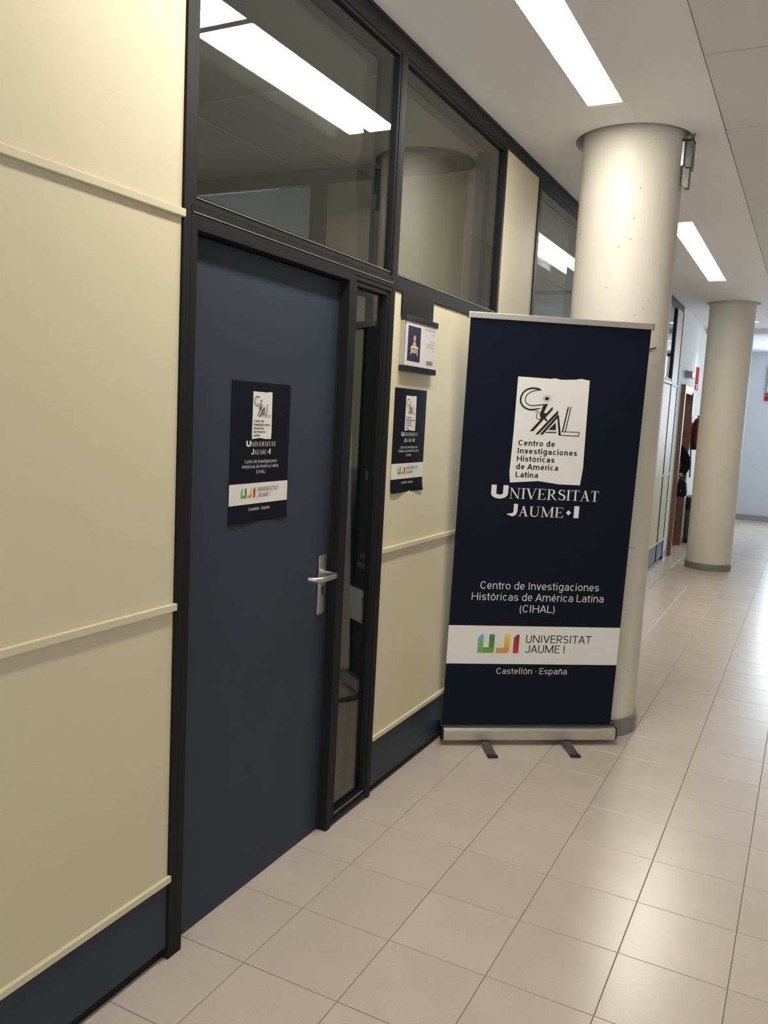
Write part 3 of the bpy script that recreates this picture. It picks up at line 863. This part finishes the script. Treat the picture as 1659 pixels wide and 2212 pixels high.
t = thing('venetian_blind', 'grey slatted blind behind the upper glass left of the near column', 'blind', (-1.1, 7.2, 1.12))
bx(-1.0, .95, -.03, .03, 1.40, 1.46).build('head_rail', 'blind', t)
for i in range(26):
    z = .02 + i * .052
    MB().prism([(-.020, z - .020), (-.0185, z - .021), (.020, z + .016), (.0185, z + .017)], 'x', -1.0, .95).build('slat', 'blind', t)
for x in (-.8, 0.1, .85): MB().tube([(x, 0, 0), (x, 0, 1.4)], .002, 6).build('cord', 'blind', t)

t = thing('filing_cabinet', 'grey office cabinet seen low through the narrow glass beside the door', 'cabinet', (-.98, 3.84, 0))
bx(-.2, .2, -.21, .21, 0.02, 1.19).build('body', 'cab', t, bevel=.003)
for i in range(4):
    dr = bx(-.19, .19, -.222, -.211, .04 + i * .287, .315 + i * .287).build('drawer', 'cab', t, bevel=.002)
    bx(-.05, .05, -.232, -.222, .235 + i * .287, .25 + i * .287).build('handle', 'steel', dr)
    bx(.2, .204, -.205, .205, .04 + i * .287, .315 + i * .287).build('side_panel', 'cab', t)

# ================================================================== LUMINAIRES
lab = {1: 'long lit ceiling strip cut off by the top of the photo', 2: 'long lit ceiling strip just before the near column',
       3: 'lit ceiling strip just beyond the near column', 4: 'far lit ceiling strip ending before the second column',
       0: 'lit ceiling strip behind the viewer, outside the photo'}
for i, (a, b) in enumerate(LAMPS):
    t = thing('strip_light', lab[i], 'ceiling light', ((LX0 + LX1) / 2, (a + b) / 2, ZC), group='recessed strip lights along the ceiling')
    hw, hl = (LX1 - LX0) / 2, (b - a) / 2
    m = MB()
    m.box(-hw, -hw + .004, -hl, hl, -.001, .06).box(hw - .004, hw, -hl, hl, -.001, .06).box(-hw + .004, hw - .004, -hl, -hl + .004, -.001, .06).box(-hw + .004, hw - .004, hl - .004, hl, -.001, .06)
    m.box(-hw, hw, -hl, hl, .06, .066)
    m.build('housing', 'lampframe', t)
    bx(-hw + .004, hw - .004, -hl + .004, hl - .004, .0005, .006).build('diffuser', 'diffuser', t)

for i, (x, y, lb) in enumerate(((.642, 11.21, 'small round lit spotlight in the lobby ceiling right of the far column'), (.30, 11.3, 'round lobby spotlight hidden above the doorway side'), (.70, 13.6, 'round lobby spotlight farthest along the corridor'))):
    t = thing('spotlight', lb, 'ceiling light', (x, y, ZC))
    MB().lathe([(.040, -.001), (.052, -.004), (.052, .001), (.040, .001)], seg=24, cap=False).build('rim', 'lampframe', t, smooth=True)
    MB().lathe([(.039, -.001), (.039, .001)], seg=24).build('lens', 'spot', t)
    l = bpy.data.lights.new('spot_lamp', 'SPOT'); l.energy = 7; l.spot_size = 1.6; l.spot_blend = .6; l.color = (1, .96, .9); l.shadow_soft_size = .04
    o = bpy.data.objects.new('spot_lamp', l); C.objects.link(o); o.location = Vector((x, y, ZC - .02)) * K
l = bpy.data.lights.new('side_room_lamp', 'POINT'); l.energy = 18; l.shadow_soft_size = .15
o = bpy.data.objects.new('side_room_lamp', l); C.objects.link(o); o.location = Vector((-1.4, 11.6, 2.3)) * K
# office daylight through the second office's window
area('office_daylight', (-4.6, 6.6, 1.8), (3.0, 1.5), 2, (.9, .95, 1.0), (0, -math.pi / 2, 0))

# ================================================================== COLUMNS
for ci, (cx, cy) in enumerate(COLS):
    t = thing('column', ('round cream column behind the roll-up banner, nearest the viewer', 'round grey-lit column far down the corridor, near the lobby')[ci], 'column', (cx, cy, 0), group='round corridor columns')
    R = .232 if ci == 0 else .23
    MB().lathe([(R, 0.0), (R, .9), (R, 1.8), (R, ZC + .095)], seg=96).build('shaft', 'column', t, smooth=True)
    nseg = 7; a_off = math.radians(-152 if ci == 0 else -93)
    for k in range(nseg):
        a0 = a_off + 2 * math.pi * k / nseg + .004; a1 = a_off + 2 * math.pi * (k + 1) / nseg - .004
        hh = .082 if ci == 0 else .072
        MB().lathe([(R, 0), (R + .0125, 0), (R + .0125, hh - .003), (R + .0095, hh), (R, hh)], seg=14, a0=a0, a1=a1, cap=False).build('skirting_tile', 'ring', t, smooth=True)
    if ci == 0:
        for a, z in ((-143, 2.38), (-66.5, 2.556), (-70.7, 2.423), (-72.9, 2.334), (-46.7, 2.066), (-51.6, 2.03), (-61.8, 2.0), (-29.8, .33), (-22.1, .104), (-85, 2.30), (-95, 2.12)):
            r_ = math.radians(a)
            c = MB().lathe([(.0028, -.0008), (.0028, .0008)], seg=8).build('paint_chip', 'greyink', t)
            c.location = Vector((R * math.cos(r_), R * math.sin(r_), z)) * K; c.rotation_euler = (math.pi / 2, 0, r_ + math.pi / 2)
        a0, a1 = math.radians(-38), math.radians(-30)
        P_ = lambda a, z, k=1.008: (R * math.cos(a) * k, R * math.sin(a) * k, z)
        MB().tube([P_(a0, 1.853), P_((a0 + a1) / 2, 1.856), P_(a1, 1.861)], .0030, 8).build('wire_clip', 'black', t)
        MB().tube([P_(a0, 1.855), P_(a0, 1.840)], .0022, 8).build('wire_clip', 'black', t)
        MB().tube([P_(math.radians(b_), .926 - (b_ + 41) * .0004, 1.001) for b_ in (-46, -42, -38, -34)], .0012, 6).build('scuff', 'greyink', t)

# bracket high on the near column
t = thing('bracket', 'small dark metal bracket fixed high on the right side of the near column', 'bracket', (.752, 4.15, 2.59))
bx(0, .012, -.035, .035, 0.095, .212).build('back_plate', 'alu', t, bevel=.001)
bx(.012, .022, -.030, .030, .10, .205).build('rail', 'black', t)
bx(.020, .048, -.040, .040, .085, .200).build('arm', 'zinc', t, bevel=.002)
MB().prism([(.010, .018), (.022, .0), (.040, .0), (.040, .092), (.010, .092)], 'y', -.026, .026).build('hook', 'zinc', t, bevel=.001)
bx(.0, .05, -.035, .035, .203, .211).build('cap', 'black', t)
MB().tube([(.046, -.03, .2), (.05, -.03, .233)], .004, 8).build('bolt', 'zinc', t)
MB().tube([(.02, .0, .205), (.02, .0, .233)], .012, 8).build('stem', 'alu', t)

# ================================================================== ROLL-UP BANNER
SC = 0.9867
A0 = (CAM[0] + SC * (0.02701 - CAM[0]), SC * 3.45747, CAM[2] * (1 - SC)); BA = math.radians(34.788)
ban = thing('rollup_banner', 'tall navy roll-up banner with white lettering standing before the near column', 'banner', A0, BA)
ban.scale = (SC, SC, SC)
bfn = lambda u, v, o: (u, .05 - .04 * v - o, v)
BW0, BW1 = .004, .831
bp = sheet(bfn, BW0, BW1, .045, 1.932, .0008, 4, 20).build('print_sheet', 'navy', ban)
pb = Print(bfn, ban)
pb.shape([rect(BW0, BW1, .365, .5485)], 'white_band', 'white', 1)
centre_label(pb, .2365, 1.6885, .330, .4715)
university(pb, (.1545, .6620, 1.1450), .0592, (.2350, .5735, 1.0650), .0560)
for s_, a, b, v in (('Centro de Investigaciones', .1384, .7064, .7232), ('Históricas de América Latina', .1016, .7335, .6698), ('(CIHAL)', .333, .5006, .6152)):
    pb.text(s_, a, b, v, .0352, 'white', 2, bold=-.012)
bright_logo(pb, .1465, .4180, .197, .0895)
pb.text('UNIVERSITAT', .3757, .6941, .4688, .0375, 'ink', 2, bold=.005)
pb.text('JAUME I', .3757, .5670, .4208, .0375, 'ink', 2, bold=.005)
pb.text('Castellón · España', .2462, .5882, .3166, .0292, 'white', 2, bold=-.010)
# top rail
topy = .05 - .04 * 1.94
bx(-.006, .8375, topy - .008, topy + .008, 1.927, 1.953).build('top_rail', 'alu', ban, bevel=.002)
bx(-.0075, -.006, topy - .009, topy + .009, 1.926, 1.954).build('end_cap', 'black', ban)
bx(.8375, .839, topy - .009, topy + .009, 1.926, 1.954).build('end_cap', 'black', ban)
# cassette
prof = [(.000, .012), (.003, .007), (.012, .005), (.085, .005), (.097, .014), (.102, .035), (.096, .060), (.078, .074), (.058, .077), (.052, .066), (.044, .062), (.012, .064), (.003, .060), (.0, .052)]
MB().prism(prof, 'x', .006, .8400).build('cassette', 'alu', ban, bevel=.001)
pe = [(y * 1.02 - .001, z * 1.03 - .0003) for y, z in prof]
MB().prism(pe, 'x', -.002, .006).build('end_cap', 'black', ban, bevel=.001)
MB().prism(pe, 'x', .8400, .8475).build('end_cap', 'black', ban, bevel=.001)
bx(.006, .84, .043, .056, .060, .068).build('slot_lip', 'black', ban)
for fx in (.207, .597):
    f = MB().prism([(-.125, -.0200), (-.125, -.0150), (.02, .0048), (.16, .0048), (.16, .0), (.02, .0)], 'x', fx - .022, fx + .022).build('foot', 'zinc', ban, bevel=.001)
    bx(fx - .0235, fx + .0235, -.140, -.116, -.0202, -.0100).build('foot_cap', 'black', f, bevel=.002)
MB().tube([(.418, .075, .07), (.418, .012, 1.93)], .007, 10).build('pole', 'alu', ban)

# ================================================================== POSTERS
def poster(label, x, y0, z0, W_, H_, par_curl):
    t = thing('poster', label, 'poster', (x, y0, z0))
    def fn(u, v, o):
        e = max(0, 1 - v / .055)
        return (.0012 + o + par_curl * e * e * (0.4 + .6 * math.sin(u * 24 + .6)), u, v)
    s_ = sheet(fn, 0, W_, 0, H_, .0005, 20, 24).build('print_sheet', 'navyp', t, smooth=False)
    p = Print(fn, t)
    n = 10
    V = lambda tt: H_ * (1 - tt); U = lambda ss: W_ * ss
    p.shape([[(W_ * i / n, V(.866)), (W_ * (i + 1) / n, V(.866)), (W_ * (i + 1) / n, V(.717)), (W_ * i / n, V(.717))] for i in range(n)], 'white_band', 'white', 1)
    centre_label(p, U(.343), V(.066), W_ * .325, H_ * .3365)
    university(p, (U(.251), U(.757), V(.4545)), H_ * .0405, (U(.335), U(.667), V(.512)), H_ * .0385)
    for s1, a, b, v in (('Centro de Investigaciones', .233, .787, .573), ('Históricas de América Latina', .191, .815, .609), ('(CIHAL)', .428, .589, .6495)):
        p.text(s1, U(a), U(b), V(v), H_ * .0245, 'white', 2, bold=-.010)
    bright_logo(p, U(.186), V(.822), U(.239), H_ * .071)
    p.text('UNIVERSITAT', U(.459), U(.825), V(.781), H_ * .031, 'ink', 2, bold=.005)
    p.text('JAUME I', U(.460), U(.684), V(.8225), H_ * .031, 'ink', 2, bold=.005)
    p.text('Castellón · España', U(.318), U(.683), V(.915), H_ * .023, 'white', 2, bold=-.005)
    return t


poster('navy paper poster with white label stuck on the slate-blue door', -.035, 1.8895, 1.1585, .2935, .4105, .004)
poster('navy paper poster stuck on the cream panel below the room sign', XP, 2.838, 1.1925, .290, .4045, .007)

# ================================================================== ROOM SIGN
t = thing('room_sign', 'wall sign with desk pictogram in dark caps beside the narrow window', 'sign', (XP, 2.848, 1.660))
bx(0, .0065, .004, .288, .205, .290).build('mounting_plate', 'frame', t)
bx(0, .018, .010, .303, .004, .206).build('back_plate', 'alu', t, bevel=.001)
bx(.018, .0205, .021, .301, .021, .190).build('insert', 'paper', t)
for z0, z1 in ((0, .0225), (.188, .209)):
    bx(0, .0245, .009, .306, z0, z1).build('cap_rail', 'black', t, bevel=.0015)
ps = Print(lambda u, v, o: (.0205 + o, u, v), t)
X = lambda s_: .021 + .280 * s_
Y = lambda q: .190 - .169 * q
ps.shape([rect(X(.055), X(.46), Y(.885), Y(.105))], 'picture', 'violet', 1)
pic = []
ps.shape([arc(X(.265), Y(.365), .0125, .0115, 0, 345, 18)], 'pictogram', 'orange', 2)
ps.shape([[(X(.195), Y(.545)), (X(.335), Y(.545)), (X(.315), Y(.47)), (X(.28), Y(.43)), (X(.25), Y(.43)), (X(.215), Y(.47))],
          rect(X(.175), X(.345), Y(.695), Y(.60))], 'pictogram', 'orange', 2)
ps.shape([rect(X(.145), X(.385), Y(.585), Y(.548)), rect(X(.155), X(.175), Y(.745), Y(.57)), rect(X(.355), X(.375), Y(.745), Y(.57))], 'pictogram', 'white', 3)
ps.text('DESPATX DE GESTIÓ', X(.585), X(.935), Y(.135), .0090, 'greyink', 1)
ps.text('Despacho', X(.83), X(.935), Y(.215), .0062, 'greyink', 1)
for s_, a, q in (('Centro de', .78, .385), ('Investigaciones', .69, .450), ('de América Latina', .65, .515), ('CIHAL', .84, .590)):
    ps.text(s_, X(a), X(.935), Y(q), .0066, 'greyink', 1)
xx = X(.68)
bars = []
while xx < X(.905):
    w_ = random.choice((.0016, .003, .0046)); bars.append(rect(xx, xx + w_, Y(.915), Y(.815))); xx += w_ + random.choice((.0012, .0026))
ps.shape(bars, 'barcode', 'greyink', 1)

# ================================================================== LOBBY OBJECTS
t = thing('emergency_light', 'grey box emergency light on the white wall above the far doorway', 'light', (0, 10.50, 2.085))
bx(.0, .035, -.14, .14, 0, .082).build('base', 'grey', t, bevel=.004)
bx(.035, .085, -.135, .135, .004, .078).build('cover', 'grey', t, bevel=.008)

t = thing('fire_sign', 'tall narrow red sign on the white wall beside the far column', 'sign', (0, 11.34, 1.995))
bx(.001, .006, 0, .26, 0, .285).build('board', 'red', t)
p = Print(lambda u, v, o: (.006 + o, u, v), t)
p.shape([rect(.0, .26, .060, .066)], 'line', 'white', 1)
p.shape([rect(.10, .15, .012, .045), rect(.115, .135, .045, .053), rect(.155, .17, .018, .040)], 'symbol', 'white', 1)

t = thing('fire_extinguisher', 'dark red fire extinguisher hanging on the white wall behind the far column', 'fire extinguisher', (.082, 11.38, 1.235))
MB().lathe([(.05, .0), (.068, .01), (.07, .03), (.07, .31), (.062, .345), (.035, .375), (.02, .385)], seg=28).build('cylinder', 'maroon', t, smooth=True)
MB().lathe([(.073, -.004), (.076, .012), (.076, .055), (.071, .062)], seg=28).build('base_ring', 'black', t, smooth=True)
MB().lathe([(.018, .38), (.018, .42)], seg=12).build('valve', 'steel', t)
MB().box(-.015, .015, -.075, .03, .42, .432).box(-.012, .012, -.07, .02, .395, .403).build('handle', 'black', t, bevel=.003)
MB().tube([(0, -.02, .40), (-.03, -.06, .38), (-.062, -.075, .30), (-.068, -.075, .15), (-.055, -.07, .0), (-.045, -.06, -.18), (-.04, -.05, -.36)], .009, 10).build('hose', 'black', t, smooth=True)
bx(-.075, -.045, -.075, .03, .19, .29).build('label_plate', 'maroon', t)
bx(-.081, -.066, -.03, .03, .28, .34).build('wall_hook', 'steel', t)

t = thing('waste_bin', 'grey waste bin with black bag rim standing behind the far column', 'bin', (.115, 11.62, 0))
MB().lathe([(.105, .0), (.108, .004), (.128, .52), (.13, .60), (.122, .60), (.12, .5)], seg=32, cap=False).build('body', 'bin', t, smooth=True)
MB().lathe([(.0, .02), (.106, .02)], seg=32, cap=False).build('bottom', 'bin', t)
MB().lathe([(.109, .0), (.114, .0), (.114, .02), (.109, .02)], seg=32, cap=False).build('foot_ring', 'black', t)
MB().lathe([(.1335, .445), (.1345, .53), (.137, .585), (.128, .602), (.118, .585)], seg=32, cap=False).build('bin_bag', 'black', t, smooth=True)
MB().lathe([(.129, .602), (.133, .618), (.112, .625), (.110, .602)], seg=32, cap=False).build('rim', 'grey', t, smooth=True)

t = thing('notice_board', 'small grey notice with red foot at the right edge of the end wall', 'notice', (.605, 15.385, 2.02))
bx(0, .3, -.008, .012, 0, .58).build('board', 'grey', t)
bx(.0, .3, -.010, -.008, 0, .075).build('red_panel', 'red', t)
bx(.0, .3, -.010, -.008, .09, .12).build('red_panel', 'red', t)
bx(.03, .27, -.010, -.008, .15, .25).build('paper', 'paper', t)
bx(.03, .27, -.010, -.008, .36, .55).build('paper', 'lobby', t)


# ================================================================== PERSON in the far doorway
def skin_mesh(name, joints, edges, m, parent=None, sub=2, label=None):
    me = bpy.data.meshes.new(name)
    me.from_pydata([tuple(Vector(j[0]) * K) for j in joints], edges, [])
    o = bpy.data.objects.new(name, me); C.objects.link(o)
    sk = o.modifiers.new('skin', 'SKIN'); sk.use_smooth_shade = True
    for i, j in enumerate(joints):
        r = j[1] if isinstance(j[1], tuple) else (j[1], j[1])
        me.skin_vertices[0].data[i].radius = (r[0] * K, r[1] * K)
    me.skin_vertices[0].data[0].use_root = True
    sb = o.modifiers.new('sub', 'SUBSURF'); sb.levels = sub; sb.render_levels = sub
    me.materials.append(MAT[m])
    if parent: o.parent = parent
    return o


PX, PY = -.215, 10.72
J = [((0, 0, .86), (.12, .085)), ((0, .005, 1.05), (.105, .075)), ((0, .01, 1.24), (.125, .08)), ((0, .01, 1.33), (.055, .05)), ((0, -.01, 1.40), .042), ((0, -.015, 1.47), .066), ((0, -.015, 1.55), (.062, .070)), ((0, -.01, 1.61), (.045, .05)),
     ((.165, .0, 1.295), .048), ((.300, -.02, 1.075), .036), ((.238, -.14, .925), .025),       # left arm
     ((-.165, .0, 1.295), .048), ((-.205, .0, 1.06), .034), ((-.19, -.1, .86), .024),          # right arm
     ((.072, 0, .80), .078), ((.078, -.01, .44), .048), ((.08, .0, .07), .032), ((.085, -.11, .03), .028),
     ((-.072, 0, .80), .078), ((-.078, -.01, .44), .048), ((-.08, .0, .07), .032), ((-.085, -.11, .03), .028)]
E_ = [(0, 1), (1, 2), (2, 3), (3, 4), (4, 5), (5, 6), (6, 7), (2, 8), (8, 9), (9, 10), (2, 11), (11, 12), (12, 13), (0, 14), (14, 15), (15, 16), (16, 17), (0, 18), (18, 19), (19, 20), (20, 21)]
# hands: palm and five fingers each
def hand(wr_i, wpos, dirv, side):
    d = Vector(dirv).normalized(); s_ = Vector(side).normalized()
    base = len(J)
    J.append((tuple(Vector(wpos) + d * .035), (.020, .012))); E_.append((wr_i, base))
    up = d.cross(s_)
    for k, (off, ln) in enumerate(((-.024, .060), (-.008, .070), (.008, .066), (.023, .052))):
        b = len(J)
        p0 = Vector(wpos) + d * .065 + s_ * off
        J.append((tuple(p0), .0085)); J.append((tuple(p0 + d * ln * .5 - up * .012), .0078)); J.append((tuple(p0 + d * ln * .75 - up * .035), .0065))
        E_.extend([(base, b), (b, b + 1), (b + 1, b + 2)])
    b = len(J); p0 = Vector(wpos) + d * .03 + s_ * -.026
    J.append((tuple(p0), .010)); J.append((tuple(p0 + d * .028 - s_ * .016), .0085)); E_.extend([(base, b), (b, b + 1)])
hand(10, (.238, -.14, .925), (-.9, -.25, -.28), (0, -.3, 1))
hand(13, (-.19, -.1, .86), (.2, -.7, -.6), (1, 0, .1))
per = skin_mesh('person', J, E_, 'skin')
per.location = Vector((PX, PY, 0)) * K
per['label'] = 'person in a black coat standing in the far doorway with elbow out, holding a bag'
per['category'] = 'person'
JC = [((0, .0, .95), (.185, .12)), ((0, .005, 1.10), (.185, .11)), ((0, .01, 1.23), (.165, .10)), ((0, .01, 1.315), (.085, .07)),
      ((0, 0, .75), (.19, .13)), ((0, 0, .60), (.20, .14)),
      ((.165, .0, 1.29), .068), ((.240, -.01, 1.18), .068), ((.292, -.02, 1.075), .060), ((.270, -.09, .99), .050), ((.245, -.13, .94), .042),
      ((-.165, .0, 1.29), .068), ((-.205, .0, 1.06), .05), ((-.195, -.08, .90), .036)]
EC = [(0, 1), (1, 2), (2, 3), (0, 4), (4, 5), (2, 6), (6, 7), (7, 8), (8, 9), (9, 10), (2, 11), (11, 12), (12, 13)]
skin_mesh('coat', JC, EC, 'coat', per)
skin_mesh('trousers', [((.0, 0, .84), (.12, .09)), ((.074, 0, .72), .085), ((.078, -.01, .44), .058), ((.08, 0, .11), .05), ((-.074, 0, .72), .085), ((-.078, -.01, .44), .058), ((-.08, 0, .11), .05)],
          [(0, 1), (1, 2), (2, 3), (0, 4), (4, 5), (5, 6)], 'coat', per)
for sx in (.082, -.082):
    skin_mesh('shoe', [((sx, .03, .035), (.034, .034)), ((sx, -.06, .03), (.036, .029)), ((sx, -.135, .024), (.03, .022))], [(0, 1), (1, 2)], 'black', per)
skin_mesh('hair', [((0, .012, 1.645), (.06, .055)), ((0, .035, 1.56), (.075, .060)), ((0, .045, 1.46), (.07, .045)), ((0, .05, 1.38), (.05, .03))], [(0, 1), (1, 2), (2, 3)], 'hair', per)
skin_mesh('nose', [((0, -.085, 1.545), .008), ((0, -.098, 1.515), .011)], [(0, 1)], 'skin', per)
for sx in (-.026, .026):
    MB().lathe([(.003, -.008), (.009, -.004), (.010, 0), (.009, .004), (.003, .008)], sx, -.078, 12).build('eye', 'ink', per, smooth=True, loc=None).location = (0, 0, 1.548 * K)
    skin_mesh('ear', [((sx * 2.55, -.005, 1.545), (.006, .012)), ((sx * 2.55, -.005, 1.52), (.005, .009))], [(0, 1)], 'skin', per)
MB().box(-.022, .022, -.090, -.080, 1.478, 1.486).build('mouth', 'maroon', per, bevel=.003)

t = thing('handbag', 'dark navy handbag with studs held by the person in the doorway', 'bag', (.0, 10.40, .69))
b_ = MB()
for k in range(9):
    pass
prof = [(-.105, .0), (.125, .0), (.140, .03), (.125, .16), (.105, .20), (-.085, .205), (-.105, .16), (-.12, .03)]
MB().prism([(x, z) for x, z in prof], 'y', -.055, .055).build('bag_body', 'bag', t, bevel=.02)
MB().tube([(-.06, 0, .19), (-.055, 0, .235), (0, 0, .262), (.055, 0, .235), (.06, 0, .19)], .007, 8).build('handle', 'bag', t, smooth=True)
bx(.03, .045, -.062, -.056, .175, .20).build('buckle', 'steel', t)
for x in (-.02, .075): MB().tube([(x, -.056, .08), (x, -.061, .08)], .007, 10).build('stud', 'steel', t)

bpy.context.view_layer.update()
